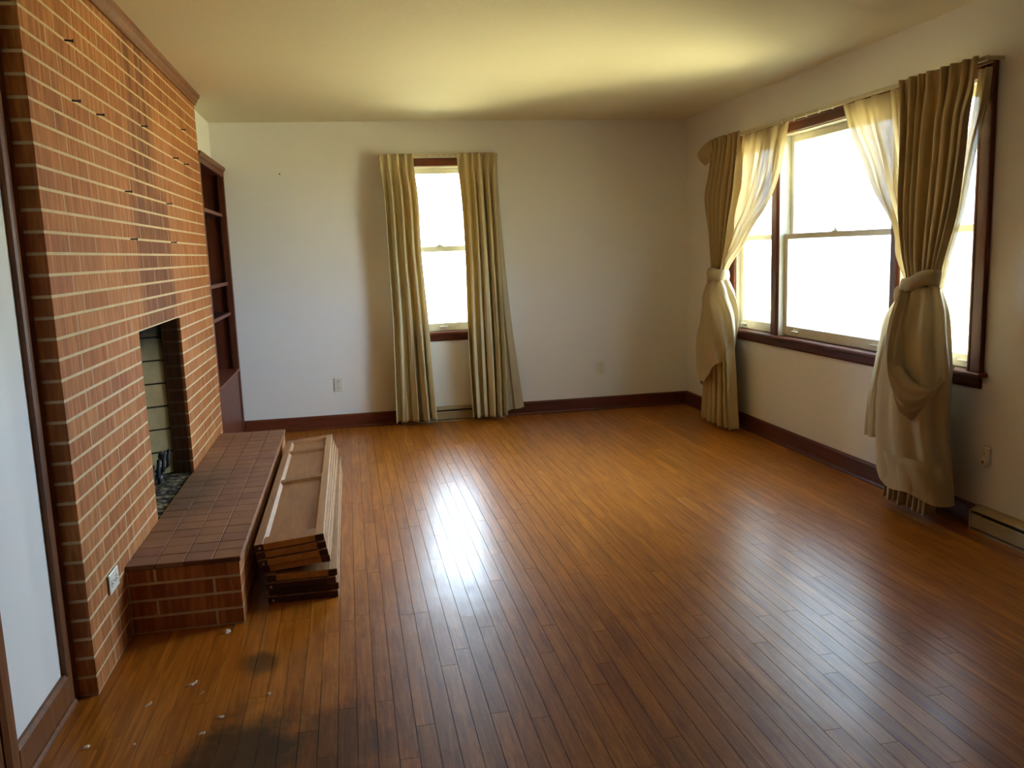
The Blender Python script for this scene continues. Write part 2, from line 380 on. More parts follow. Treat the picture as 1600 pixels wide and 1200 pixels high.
# ================================================================== THE SETTING
def structure(name, mb, mat, parent=None, smooth=False):
    o = mb.build(name, mat, parent, smooth)
    if parent is None: o['kind'] = 'structure'
    return o
TH = 0.14
floor = structure('floor', MB().box(XL-0.6, XR+TH, YR-TH, YB+TH, -0.25, -0.0125), 'subfloor')
# oak strips
BW = 0.0572; boards = []
x = XL; si = 0
while x < XR:
    y = YR - random.random()*1.2
    while y < YB:
        L = random.uniform(0.45, 1.75); y1 = min(y+L, YB)
        if YB - y1 < 0.25: y1 = YB
        a, b = max(y, YR), y1
        if b > a+0.02: boards.append((x, min(x+BW, XR), a, b, random.gauss(0, 0.0011), random.gauss(0, 0.00006)))
        y = y1
    x += BW; si += 1
def board_mb(mb, bd, local):
    x0, x1, y0, y1, tilt, dz = bd; g = 0.0007; c = 0.0002
    w, l = (x1-x0)/2-g, (y1-y0)/2-g
    pr = [(-w, -0.012), (w, -0.012), (w, -c), (w-c, 0), (-w+c, 0), (-w, -c)]
    n = len(pr); cx, cy = ((x0+x1)/2, (y0+y1)/2) if not local else (0, 0)
    V = []
    for t in (-l, l):
        for u, z in pr: V.append((cx+u, cy+t, z+u*tilt+dz))
    return mb.raw(V, [tuple(range(n))[::-1], tuple(range(n, 2*n))] + [(i, (i+1) % n, n+(i+1) % n, n+i) for i in range(n)])
def board_area(bd):
    x0, x1, y0, y1 = bd[:4]
    if y1 < 2.2: return 0
    return area([(a, max(b, 1.9), 0) for a in (x0, x1) for b in (y0, y1)])
boards.sort(key=board_area, reverse=True)
rest = MB()
for i, bd in enumerate(boards):
    if i < 300:
        place('floor_board', board_mb(MB(), bd, True).mesh('floor_board', 'floor'), floor, loc=((bd[0]+bd[1])/2, (bd[2]+bd[3])/2, 0))
    else: board_mb(rest, bd, False)
rest.build('floor_boards', 'floor', floor, kind='stuff')

structure('ceiling', MB().box(XL-0.75, XR+TH+0.12, YR-TH, YB+TH+0.12, ZC, ZC+0.3), 'ceiling')
# back wall with its narrow window, right wall with the triple window
BWX0, BWX1, WZ0, WZ1 = 0.46, 1.06, 0.745, 2.10
mb = MB(); y0, y1 = YB, YB+TH
mb.box(XL-0.6, BWX0, y0, y1, -0.25, ZC); mb.box(BWX1, XR+TH, y0, y1, -0.25, ZC)
mb.box(BWX0, BWX1, y0, y1, -0.25, WZ0); mb.box(BWX0, BWX1, y0, y1, WZ1, ZC)
wall_back = structure('wall_back', mb, 'wall')
RY0, RY1 = 3.555, 6.105
mb = MB(); mb.box(XR, XR+TH, YR-TH, RY0, -0.25, ZC); mb.box(XR, XR+TH, RY1, YB, -0.25, ZC)
mb.box(XR, XR+TH, RY0, RY1, -0.25, WZ0); mb.box(XR, XR+TH, RY0, RY1, WZ1, ZC)
wall_right = structure('wall_right', mb, 'wall')
mb = MB(); mb.box(XL-0.6, XL, YR-TH, 2.837, -0.25, ZC)
wall_left = structure('wall_left', mb, 'wall')
structure('wall_alcove', MB().box(XL-0.6, XL, Y1+0.001, YB, 2.102, ZC), 'wall')
structure('wall_rear', MB().box(XL-0.6, XR+TH, YR-TH, YR, -0.25, ZC), 'wall')

# baseboards with a shoe moulding along the foot
def base_prof(d=0.018):
    return [(0, 0), (d+0.012, 0), (d+0.012, 0.008), (d+0.006, 0.018), (d, 0.02), (d, HB-0.012), (d-0.008, HB), (0, HB)]
def baseboard(name, runs, mat):
    mb = MB()
    for kind, at, sgn, a, b in runs:
        pr = [(at+sgn*u, v) for u, v in base_prof()]
        mb.prism(pr, kind, a, b)
    return structure(name, mb, mat)
baseboard('baseboard_back', [('x', YB, -1, -0.885, 0.36), ('x', YB, -1, 1.24, XR)], 'trim_x')
baseboard('baseboard_right', [('y', XR, -1, 3.46, YB)], 'trim_y')
baseboard('baseboard_left', [('y', XL, 1, 2.36, 2.80), ('y', XL, 1, YR, 1.30)], 'sidetrim')

# vertical trim that closes the brickwork against the left wall, door casing, crown over the chimney
mb = MB().prism([(XL, 2.775), (XL+0.016, 2.775), (XL+0.021, 2.785), (XL+0.021, 2.805), (XL+0.014, 2.811), (XL+0.014, 2.818), (XL+0.024, 2.822), (XL+0.024, 2.84), (XL, 2.84)], 'z', 0, ZC)
structure('trim_1', mb, 'sidetrim')
mb = MB().prism([(XL, 2.29), (XL+0.012, 2.285), (XL+0.022, 2.30), (XL+0.022, 2.325), (XL+0.014, 2.332), (XL+0.018, 2.355), (XL, 2.36)], 'z', 0, 2.12)
mb.prism([(XL, 1.385), (XL, 1.295), (XL+0.018, 1.30), (XL+0.014, 1.323), (XL+0.022, 1.33), (XL+0.022, 1.375), (XL+0.012, 1.39)], 'z', 0, 2.12)
mb.box(XL, XL+0.022, 1.295, 2.36, 2.04, 2.12)
structure('trim_2', mb, 'sidetrim')
door = structure('door_1', MB().cbox(XL+0.0005, XL+0.008, 1.39, 2.285, 0.006, 2.04, 0.003), 'sidetrim')
mb = MB()
for za, zb in ((0.18, 0.95), (1.1, 1.9)):
    for ya, yb2 in ((1.50, 1.79), (1.89, 2.18)): mb.cbox(XL+0.008, XL+0.014, ya, yb2, za, zb, 0.005)
mb.build('door_panel', 'sidetrim', door)
mb = MB().tube([(XL+0.008, 1.46, 0.98), (XL+0.05, 1.46, 0.98)], 0.011, 12); mb.tube([(XL+0.045, 1.46, 0.98), (XL+0.055, 1.46, 0.98), (XL+0.075, 1.46, 0.98), (XL+0.085, 1.46, 0.98)], [0.016, 0.028, 0.028, 0.014], 16)
mb.build('door_knob', 'steel', door, True)
cr = [(XF-0.004, ZC-0.062), (XF+0.010, ZC-0.062), (XF+0.012, ZC-0.050), (XF+0.020, ZC-0.042), (XF+0.026, ZC-0.026), (XF+0.036, ZC-0.018), (XF+0.038, ZC), (XF-0.004, ZC)]
structure('trim_3', MB().prism(cr, 'y', Y0-0.01, Y1+0.012), 'sidetrim')

# ------------------------------------------------------------------ windows
def sash(parent, ax, o, a0, a1, z0, z1, d0, d1, top, bot, side=0.035):
    """ax 'y': right wall (a = y, depth +x); ax 'x': back wall (a = x, depth +y). One sash: stiles, rails, pane."""
    def B(mb, a, b, za, zb, da, db, c=0.003):
        if ax == 'y': mb.cbox(o+da, o+db, a, b, za, zb, c)
        else: mb.cbox(a, b, o+da, o+db, za, zb, c)
        return mb
    fr = MB(); B(fr, a0, a0+side, z0, z1, d0, d1); B(fr, a1-side, a1, z0, z1, d0, d1)
    B(fr, a0+side, a1-side, z1-top, z1, d0, d1); B(fr, a0+side, a1-side, z0, z0+bot, d0, d1)
    f = fr.build('sash', 'cream', parent)
    m = (d0+d1)/2
    B(MB(), a0+side-0.006, a1-side+0.006, z0+bot-0.006, z1-top+0.006, m-0.002, m+0.002, 0.0005).build('pane', 'glass', f)
    return f
def lift(parent, ax, o, a, z, d):
    mb = MB()
    if ax == 'y': mb.cbox(o+d-0.022, o+d, a-0.035, a+0.035, z, z+0.008, 0.003); mb.cbox(o+d-0.006, o+d, a-0.03, a+0.03, z-0.012, z+0.016, 0.002)
    else: mb.cbox(a-0.035, a+0.035, o+d-0.022, o+d, z, z+0.008, 0.003); mb.cbox(a-0.03, a+0.03, o+d-0.006, o+d, z-0.012, z+0.016, 0.002)
    mb.build('sash_lift', 'ivory', parent)
def latch(parent, ax, o, a, z, d):
    mb = MB()
    if ax == 'y': mb.cbox(o+d-0.004, o+d+0.03, a-0.03, a+0.03, z, z+0.008, 0.003); mb.cbox(o+d, o+d+0.018, a-0.012, a+0.012, z+0.006, z+0.022, 0.004)
    else: mb.cbox(a-0.03, a+0.03, o+d-0.004, o+d+0.03, z, z+0.008, 0.003); mb.cbox(a-0.012, a+0.012, o+d, o+d+0.018, z+0.006, z+0.022, 0.004)
    mb.build('sash_lock', 'ivory', parent)

# window_1: triple double-hung unit in the right wall
MU = [(4.12, 4.205), (5.43, 5.535)]
mb = MB().cbox(XR-0.018, XR+0.004, RY0-0.075, RY0+0.012, WZ0, WZ1+0.05, 0.003)
mb.cbox(XR-0.026, XR, RY0-0.082, RY0-0.058, WZ0, WZ1+0.055, 0.004); mb.cbox(XR-0.022, XR, RY0-0.006, RY0+0.012, WZ0, WZ1-0.01, 0.004)
w1 = structure('window_1', mb, 'casing_z')
mb = MB().cbox(XR-0.018, XR+0.004, RY1-0.012, RY1+0.075, WZ0, WZ1+0.05, 0.003); mb.cbox(XR-0.026, XR, RY1+0.058, RY1+0.082, WZ0, WZ1+0.055, 0.004)
mb.build('side_casing', 'casing_z', w1)
mb = MB().cbox(XR-0.018, XR+0.004, RY0-0.06, RY1+0.06, WZ1-0.012, WZ1+0.05, 0.003); mb.cbox(XR-0.028, XR, RY0-0.082, RY1+0.082, WZ1+0.04, WZ1+0.058, 0.004)
mb.build('head_casing', 'casing_y', w1)
for a, b in MU:
    mb = MB().cbox(XR-0.010, XR+TH-0.02, a+0.004, b-0.004, WZ0, WZ1, 0.003); mb.cbox(XR-0.018, XR, a+0.016, b-0.016, WZ0, WZ1, 0.004)
    mb.build('mullion', 'casing_z', w1)
mb = MB().cbox(XR-0.045, XR+0.05, RY0-0.105, RY1+0.105, WZ0-0.018, WZ0+0.006, 0.006)
mb.build('stool', 'trim_y', w1)
MB().prism([(XR, WZ0-0.072), (XR-0.012, WZ0-0.072), (XR-0.016, WZ0-0.06), (XR-0.018, WZ0-0.018), (XR, WZ0-0.018)], 'y', RY0-0.07, RY1+0.07).build('apron', 'trim_y', w1)
mb = MB().cbox(XR+0.05, XR+TH+0.05, RY0-0.02, RY1+0.02, WZ0-0.03, WZ0+0.012, 0.004); mb.build('outer_sill', 'cream', w1)
mb = MB()
for a0, a1 in ((RY0+0.001, RY0+0.012), (MU[0][0]-0.003, MU[0][0]+0.003), (MU[0][1]-0.003, MU[0][1]+0.003), (MU[1][0]-0.003, MU[1][0]+0.003), (MU[1][1]-0.003, MU[1][1]+0.003), (RY1-0.012, RY1-0.001)):
    mb.cbox(XR-0.004, XR+TH, a0, a1, WZ0+0.002, WZ1-0.003, 0.001)
mb.cbox(XR+0.004, XR+TH, RY0, RY1, WZ1-0.02, WZ1-0.001, 0.002)
mb.build('jamb', 'cream', w1)
for k, (a, b) in enumerate(((RY0+0.012, MU[0][0]), (MU[0][1], MU[1][0]), (MU[1][1], RY1-0.012))):
    sash(w1, 'y', XR, a+0.004, b-0.004, 1.405, WZ1-0.02, 0.075, 0.105, 0.045, 0.035)
    sash(w1, 'y', XR, a+0.002, b-0.002, WZ0+0.008, 1.44, 0.035, 0.070, 0.036, 0.065, 0.04)
    latch(w1, 'y', XR, (a+b)/2, 1.44, 0.035)
    for q in ((a+b)/2-(b-a)*0.36, (a+b)/2+(b-a)*0.36): lift(w1, 'y', XR, q, WZ0+0.038, 0.035)
# window_2: narrow double-hung window in the back wall
mb = MB().cbox(BWX0-0.075, BWX0+0.012, YB-0.018, YB+0.004, WZ0, WZ1+0.05, 0.003)
w2 = structure('window_2', mb, 'casing_z')
MB().cbox(BWX1-0.012, BWX1+0.075, YB-0.018, YB+0.004, WZ0, WZ1+0.05, 0.003).build('side_casing', 'casing_z', w2)
MB().cbox(BWX0-0.06, BWX1+0.06, YB-0.019, YB+0.004, WZ1-0.012, WZ1+0.05, 0.003).build('head_casing', 'casing_x', w2)
MB().cbox(BWX0-0.10, BWX1+0.10, YB-0.045, YB+0.05, WZ0-0.018, WZ0+0.006, 0.006).build('stool', 'trim_x', w2)
MB().prism([(YB, WZ0-0.072), (YB-0.012, WZ0-0.072), (YB-0.018, WZ0-0.06), (YB-0.018, WZ0-0.018), (YB, WZ0-0.018)], 'x', BWX0-0.07, BWX1+0.07).build('apron', 'trim_x', w2)
MB().cbox(BWX0-0.02, BWX1+0.02, YB+0.05, YB+TH+0.05, WZ0-0.03, WZ0+0.012, 0.004).build('outer_sill', 'cream', w2)
mb = MB(); mb.cbox(BWX0, BWX0+0.014, YB+0.004, YB+TH, WZ0, WZ1, 0.002); mb.cbox(BWX1-0.014, BWX1, YB+0.004, YB+TH, WZ0, WZ1, 0.002); mb.cbox(BWX0, BWX1, YB+0.004, YB+TH, WZ1-0.02, WZ1-0.001, 0.002)
mb.build('jamb', 'cream', w2)
sash(w2, 'x', YB, BWX0+0.016, BWX1-0.016, 1.405, WZ1-0.02, 0.075, 0.105, 0.045, 0.035)
sash(w2, 'x', YB, BWX0+0.014, BWX1-0.014, WZ0+0.008, 1.45, 0.035, 0.070, 0.042, 0.065, 0.04)
latch(w2, 'x', YB, 0.76, 1.45, 0.035); lift(w2, 'x', YB, 0.76, WZ0+0.038, 0.035)

# ground outside, in daylight
g = MB().box(-60, 60, -60, 60, -0.9, -0.65).build('ground', 'lawn'); g['kind'] = 'structure'

# ================================================================== FIREPLACE
fp = thing('fireplace', 'orange brick fireplace wall with a raised tiled hearth along the left wall', 'fireplace', (XF-0.3, 4.35, 0))
J = 0.0085; JH = 0.0094; BD = 0.092; MR = 0.0006
mb = MB(); xb = -1.62
mb.box(xb, XF-MR, Y0+MR, 3.80, 0, ZC-0.001); mb.box(xb, XF-MR, 4.88, Y1, 0, ZC-0.001)
mb.box(XF-0.10, XF-MR, 3.80, YO0-MR, ZH-0.012, ZO+0.004); mb.box(XF-0.10, XF-MR, YO1+MR, 4.88, ZH-0.012, ZO+0.004)
mb.box(xb, XF-MR, 3.80, 4.88, ZO+0.004, ZC-0.001); mb.box(xb, XF-MR, 3.80, 4.88, 0, ZH-0.012)
mb.box(xb, -1.56, 3.80, 4.88, ZH-0.012, ZO+0.004)
breast = mb.build('chimney_breast', 'mortar', fp)
bricks = []                                               # (x0,x1,y0,y1,z0,z1, owner)
ncourse = int(ZC/CH)
for k in range(ncourse+1):
    z0, z1 = k*CH+JH/2, min((k+1)*CH-JH/2, ZC-0.003)
    if z1-z0 < 0.012: continue
    js = [3.068+0.3085*i for i in range(-2, 12)] if k % 2 == 0 else [3.1635+0.3085*i for i in range(-2, 12)]
    cuts = [Y0] + [j for j in js if Y0+0.06 < j < Y1-0.05] + [Y1]
    for a, b in zip(cuts, cuts[1:]):
        a2, b2 = a+(J/2 if a > Y0 else 0), b-(J/2 if b < Y1 else 0)
        segs = [(a2, b2)]
        if z1 < ZO+0.01 and z0 > ZH-0.045:                # cut round the fire opening
            segs = []
            if a2 < YO0: segs.append((a2, min(b2, YO0)))
            if b2 > YO1: segs.append((max(a2, YO1), b2))
        for p_, q_ in segs:
            if q_-p_ > 0.03:
                pr = random.uniform(0.0, 0.0006)
                bricks.append((XF-BD, XF+pr, p_, q_, z0, z1, 'breast'))
hearth = MB().box(XF, XH-MR, YH0+MR, YH1-MR, 0, ZH-0.020).build('raised_hearth', 'mortar', fp)
for k in range(4):
    z0, z1 = k*CH+JH/2, (k+1)*CH-JH/2 if k < 3 else ZH-0.018-0.003
    cx = -0.788 if k % 2 else -0.577                       # near face
    for a, b in ((XF+0.006, cx-J/2), (cx+J/2, XH)):
        bricks.append((a, b, YH0, YH0+BD, z0, z1, 'hearth'))
    y = YH0+BD+J; first = 0.2 if k % 2 else 0.298         # long side
    while y < YH1-0.05:
        e = min(y+first, YH1); bricks.append((XH-BD, XH, y, e-(J if e < YH1 else 0), z0, z1, 'hearth')); y = e; first = 0.3085
def b_area(b):
    x0, x1, y0, y1, z0, z1, w = b
    A = area([(x1, y, z) for y in (y0, y1) for z in (z0, z1)])
    if y0 in (Y0, YH0): A += area([(x, y0, z) for x in (x0, x1) for z in (z0, z1)])
    return A
bricks.sort(key=b_area, reverse=True)
cache = {}; rest = MB()
for i, b in enumerate(bricks):
    x0, x1, y0, y1, z0, z1, w = b
    if i < 300:
        key = (round(x1-x0, 3), round(y1-y0, 3), round(z1-z0, 3))
        if key not in cache:
            a_, b_, c_ = [q/2 for q in (x1-x0, y1-y0, z1-z0)]
            cache[key] = MB().cbox(-a_, a_, -b_, b_, -c_, c_, 0.0009).mesh('brick', 'brick')
        place('brick', cache[key], breast if w == 'breast' else hearth, loc=((x0+x1)/2, (y0+y1)/2, (z0+z1)/2))
    else: rest.cbox(x0, x1, y0, y1, z0, z1, 0.0009)
rest.build('bricks', 'brick', breast, kind='stuff')
# hearth tiles, four rows
MB().box(XF+0.0006, XH+0.004, YH0-0.004, YH1+0.002, ZH-0.0195, ZH-0.004).build('grout_bed', 'grout', hearth)
nx, ny = 4, 24
tx, ty = (XH+0.008-XF)/nx, (YH1-YH0+0.010)/ny
tm = MB().cbox(-tx/2+0.002, tx/2-0.002, -ty/2+0.002, ty/2-0.002, -0.018, 0, 0.0012).mesh('hearth_tile', 'tile')
for i in range(nx):
    sh = random.uniform(-0.012, 0.012)
    for j in range(ny):
        o = place('hearth_tile', tm, hearth, loc=(XF+(i+0.5)*tx, YH0-0.006+(j+0.5)*ty, ZH+random.uniform(-0.0006, 0.0004)))
        o.rotation_euler[0] = random.gauss(0, 0.004); o.rotation_euler[1] = random.gauss(0, 0.004)
# firebox: brick jambs are the wall itself; beyond them fire brick cheeks splayed to the back wall
FBX = -1.46
mb = MB()
mb.prism([(XF-0.10, YO1+0.02), (FBX, 4.62), (FBX-0.02, 4.64), (XF-0.10, YO1+0.06)], 'z', ZH-0.02, ZO+0.05)
mb.prism([(XF-0.10, YO0-0.02), (FBX, 4.06), (FBX-0.02, 4.04), (XF-0.10, YO0-0.06)], 'z', ZH-0.02, ZO+0.05)
mb.box(FBX-0.05, FBX-0.005, 4.0, 4.7, ZH-0.02, ZO+0.05)
mb.box(xb+0.01, XF-MR-0.01, YO0-0.04, YO1+0.04, ZH-0.04, ZH-0.011)
firebox = mb.build('firebox', 'soot', fp)
def wallbricks(pa, pb, rows, n, mat, name):
    pa, pb = Vector((*pa, 0)), Vector((*pb, 0)); d = (pb-pa); L = d.length; d.normalize(); nrm = Vector((-d.y, d.x, 0)); hgt = 0.1245
    mesh_cache = {}
    for r in range(rows):
        off = 0.0 if r % 2 else 0.5
        segs = []; w = 0.235; t = -off*w
        while t < L:
            a, b = max(0, t), min(L, t+w)
            if b-a > 0.03: segs.append((a, b))
            t += w
        for a, b in segs:
            z0 = ZH-0.011+r*hgt+0.003; z1 = min(z0+hgt-0.007, ZO+0.03)
            key = (round(b-a, 3), round(z1-z0, 3))
            if key not in mesh_cache:
                mesh_cache[key] = MB().cbox(-(b-a)/2+0.003, (b-a)/2-0.003, -0.03, 0, -(z1-z0)/2, (z1-z0)/2, 0.004).mesh(name, mat)
            c = pa+d*((a+b)/2)
            o = place(name, mesh_cache[key], firebox, loc=(c.x, c.y, (z0+z1)/2)); o.rotation_euler[2] = math.atan2(d.y, d.x)
wallbricks((XF-0.10, YO1+0.012), (FBX, 4.61), 7, 3, 'firebrick', 'firebrick')
wallbricks((FBX, 4.07), (XF-0.10, YO0-0.012), 7, 3, 'firebrick', 'firebrick')
wallbricks((FBX, 4.61), (FBX, 4.07), 7, 3, 'firebrick', 'firebrick')
MB().box(XF-0.10, XF-0.012, YO0-0.03, YO1+0.03, ZO+0.0005, ZO+0.008).build('lintel', 'iron', fp)

# grate, charred logs and ash in the firebox
gr = thing('fire_grate', 'black iron fire grate with upturned bars inside the fireplace', 'grate', (-1.12, 4.4, ZH-0.011))
for yy in (4.22, 4.34, 4.46, 4.58):
    MB().tube([(-1.34, yy, ZH+0.10), (-1.30, yy, ZH+0.065), (-1.0, yy, ZH+0.06), (-0.975, yy, ZH+0.085), (-0.965, yy, ZH+0.17)], 0.009, 8).build('bar', 'iron', gr, True)
for xx in (-1.28, -1.02): MB().tube([(xx, 4.18, ZH+0.055), (xx, 4.62, ZH+0.055)], 0.009, 8).build('cross_bar', 'iron', gr, True)
for xx in (-1.28, -1.02):
    for yy in (4.24, 4.56): MB().tube([(xx, yy, ZH-0.011), (xx, yy, ZH+0.058)], 0.009, 8).build('leg', 'iron', gr, True)
def log(name, label, a, b, r, seed):
    rn = random.Random(seed); a, b = Vector(a), Vector(b); pts = [a+(b-a)*t/10 for t in range(11)]
    rs = [r*(0.55 if i in (0, 10) else rn.uniform(0.85, 1.12)) for i in range(11)]
    mb = MB().tube(pts, rs, 12)
    mb.v = [(x+rn.gauss(0, 0.003), y+rn.gauss(0, 0.003), z+rn.gauss(0, 0.003)) for x, y, z in mb.v]
    o = mb.build(name, 'char', None, True); o['label'] = label; o['category'] = 'log'; o['group'] = 'burnt logs in the fireplace'
log('charred_log', 'thick charred log lying on the fire grate', (-1.10, 4.2, ZH+0.115), (-1.16, 4.62, ZH+0.118), 0.045, 1)
log('charred_log', 'ash grey burnt log on top of the fire grate', (-1.04, 4.28, ZH+0.155), (-1.2, 4.58, ZH+0.20), 0.035, 2)
log('charred_log', 'short blackened log stub upright beside the grate', (-1.045, 4.66, ZH-0.002), (-1.02, 4.705, ZH+0.135), 0.021, 3)
N = 40; P = []
for i in range(N+1):
    row = []
    for j in range(N+1):
        x = -1.42+i/N*0.52; y = 3.90+j/N*0.88
        e = min(1, min(i, N-i)/7, min(j, N-j)/7); h = 0.032*e*(0.5+0.5*math.sin(9*x+7*y)*math.cos(11*y-5*x))+random.random()*0.012*e
        row.append((x, y, ZH-0.0105+max(0.0, h)*(0.4+0.6*(1-i/N))))
    P.append(row)
o = MB().grid(P).build('ash', 'ash', None, True); o['kind'] = 'stuff'; o['label'] = 'grey and black ash spread over the firebox floor'; o['category'] = 'ash'

# masonry nails left in the mortar joints
NP = [(3.267, 2.167, 'highest nail at the near end of the brick wall'), (3.276, 1.966, 'nail below the highest one near the brick corner'), (3.572, 1.971, 'nail second along the row below the highest nail'),
      (4.322, 2.035, 'nail in the sooty stripe high on the bricks'), (5.361, 2.17, 'nail high at the far end of the brick wall'), (5.036, 1.965, 'left of two close nails near the bookcase'),
      (5.355, 1.965, 'right of two close nails near the bookcase'), (3.89, 1.703, 'upper left nail of four above the fire opening'), (4.738, 1.699, 'upper right nail of four above the fire opening'),
      (3.903, 1.503, 'lower left nail of four above the fire opening'), (4.759, 1.504, 'lower right nail of four above the fire opening')]
for y, z, w in NP:
    k = round(z/CH); z = k*CH
    mb = MB().tube([(XF-0.012, y, z), (XF+0.024, y+0.004, z-0.002)], 0.0034, 8); mb.tube([(XF+0.024, y+0.004, z-0.002), (XF+0.0275, y+0.0043, z-0.0022)], 0.0062, 8)
    o = mb.build('masonry_nail', 'nail'); o['label'] = 'dark ' + w; o['category'] = 'nail'; o['group'] = 'nails in the brick joints'

# ================================================================== OUTLETS AND SMALL WALL THINGS
def outlet(label, M4, w=0.072, h=0.116):
    """plate built in local x (right) z (up), facing -y"""
    t = thing('wall_outlet', label, 'outlet'); t.matrix_world = M4
    def add(name, mb, mat, par, sm=False): return place(name, mb.mesh(name, mat, sm), par, local=True)
    pl = add('cover_plate', MB().cbox(-w/2, w/2, -0.006, 0, -h/2, h/2, 0.003), 'ivory', t)
    for s in (-1, 1):
        pr = [(0.017*math.cos(a)*1.0, s*0.027+0.0145*math.sin(a)) for a in [i*PI/8 for i in range(16)]]
        r = add('receptacle', MB().prism(pr, 'y', -0.0085, -0.005), 'ivory', t)
        mb = MB().box(-0.0075, -0.0045, -0.0089, -0.008, s*0.027-0.001, s*0.027+0.008); mb.box(0.0045, 0.0075, -0.0089, -0.008, s*0.027-0.001, s*0.027+0.008)
        mb.tube([(0, -0.0089, s*0.027-0.007), (0, -0.008, s*0.027-0.007)], 0.003, 8)
        add('slots', mb, 'slot', r)
    add('screw', MB().tube([(0, -0.0075, 0), (0, -0.005, 0)], 0.0035, 8), 'steel', t)
    return t
outlet('white outlet on the back wall left of the narrow window', Matrix.Translation((-0.128, YB-0.0005, 0.362)))
outlet('white outlet on the back wall near the right corner', Matrix.Translation((2.10, YB-0.0005, 0.362)))
outlet('ivory outlet mounted sideways low on the brick wall', Matrix.Translation((XF+0.003, 3.117, 0.288)) @ Matrix.Rotation(PI/2, 4, 'Z') @ Matrix.Rotation(PI/2, 4, 'Y'))
t = thing('wall_jack', 'small cream wall fitting with a round button low on the right wall', 'wall fitting', (XR, 3.42, 0.355))
MB().cbox(XR-0.02, XR-0.0005, 3.40, 3.444, 0.335, 0.408, 0.006).build('body', 'ivory', t)
MB().tube([(XR-0.0005, 3.422, 0.335), (XR-0.024, 3.422, 0.335), (XR-0.028, 3.422, 0.335)], [0.024, 0.022, 0.016], 18).build('boss', 'ivory', t, True)
MB().tube([(XR-0.027, 3.422, 0.337), (XR-0.031, 3.422, 0.337)], 0.008, 12).build('button', 'heater', t)
MB().tube([(XR-0.019, 3.422, 0.378), (XR-0.0215, 3.422, 0.378)], 0.005, 10).build('screw', 'steel', t)
o = MB().tube([(-0.47, YB+0.01, 2.049), (-0.47, YB-0.014, 2.047), (-0.47, YB-0.016, 2.047)], [0.003, 0.003, 0.006], 8).build('picture_nail', 'nail')
o['label'] = 'tiny nail left in the white back wall'; o['category'] = 'nail'

# ------------------------------------------------------------------ baseboard heaters
def heater(label, ax, at, a, b):
    t = thing('baseboard_heater', label, 'heater', (XR-0.03, (a+b)/2, 0) if ax == 'y' else ((a+b)/2, YB-0.03, 0))
    def prism(name, pr, mat, aa=a, bb=b):
        return MB().prism([(at-u, v) for u, v in pr], ax, aa, bb).build(name, mat, t)
    prism('back_plate', [(0, 0.004), (0.006, 0.004), (0.006, 0.12), (0, 0.12)], 'heater')
    prism('top_cover', [(0, 0.118), (0.010, 0.118), (0.048, 0.104), (0.050, 0.098), (0.044, 0.098), (0.008, 0.112), (0, 0.112)], 'heater')
    prism('front_panel', [(0.052, 0.018), (0.056, 0.020), (0.057, 0.078), (0.050, 0.084), (0.049, 0.080), (0.052, 0.074)], 'heater')
    prism('louver', [(0.030, 0.092), (0.047, 0.088), (0.048, 0.090), (0.031, 0.095)], 'heater_dark')
    prism('fin_tube', [(0.014, 0.03), (0.044, 0.03), (0.044, 0.078), (0.014, 0.078)], 'heater_dark', a+0.05, b-0.05)
    prism('bottom_rail', [(0.006, 0.001), (0.058, 0.001), (0.058, 0.012), (0.006, 0.008)], 'heater')
    for e0, e1 in ((a, a+0.012), (b-0.012, b)):
        prism('end_cap', [(0, 0.002), (0.058, 0.002), (0.059, 0.098), (0.012, 0.121), (0, 0.121)], 'heater', e0, e1)
heater('tan metal baseboard heater under the narrow back window', 'x', YB, 0.362, 1.238)
heater('tan metal baseboard heater along the right wall by the nearest curtain', 'y', XR, 1.4, 3.458)

# ================================================================== BUILT-IN BOOKCASE
bc = thing('bookcase', 'dark wooden built-in bookcase between the brick chimney and back wall', 'bookcase', (-1.05, 6.5, 0))
FX = -0.89; SX = -0.925; BX = -1.24; ya, yb_ = Y1+0.001, YB-0.001
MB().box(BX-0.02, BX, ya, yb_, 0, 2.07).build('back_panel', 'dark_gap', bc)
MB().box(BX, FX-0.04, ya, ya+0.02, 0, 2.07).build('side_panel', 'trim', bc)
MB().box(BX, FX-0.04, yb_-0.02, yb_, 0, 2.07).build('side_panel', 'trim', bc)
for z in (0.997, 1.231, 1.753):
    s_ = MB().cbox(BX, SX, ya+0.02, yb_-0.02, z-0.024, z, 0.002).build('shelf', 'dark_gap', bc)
    MB().cbox(SX, SX+0.006, ya+0.02, yb_-0.02, z-0.025, z+0.001, 0.002).build('shelf_edge', 'casing_y', s_)
MB().cbox(BX, FX+0.004, ya+0.02, yb_-0.02, 0.530, 0.548, 0.004).build('counter', 'casing_y', bc)
MB().cbox(BX, SX-0.01, ya+0.02, yb_-0.02, 2.045, 2.07, 0.002).build('top_panel', 'trim_y', bc)
MB().cbox(FX-0.045, FX, yb_-0.05, yb_, 0, 2.07, 0.003).build('stile', 'trim', bc)
MB().cbox(FX-0.045, FX, ya, ya+0.05, 0, 2.07, 0.003).build('stile', 'trim', bc)
MB().cbox(FX-0.030, FX-0.001, ya+0.05, yb_-0.05, 2.03, 2.07, 0.003).build('head_rail', 'trim_y', bc)
MB().cbox(FX-0.035, FX-0.01, ya+0.05, yb_-0.05, 0.0, 0.53, 0.003).build('base_panel', 'trim', bc)
MB().prism([(BX, 2.0705), (FX+0.002, 2.0705), (FX+0.012, 2.082), (FX+0.016, 2.10), (BX, 2.10)], 'y', ya, yb_).build('crown_cap', 'sidetrim', bc)
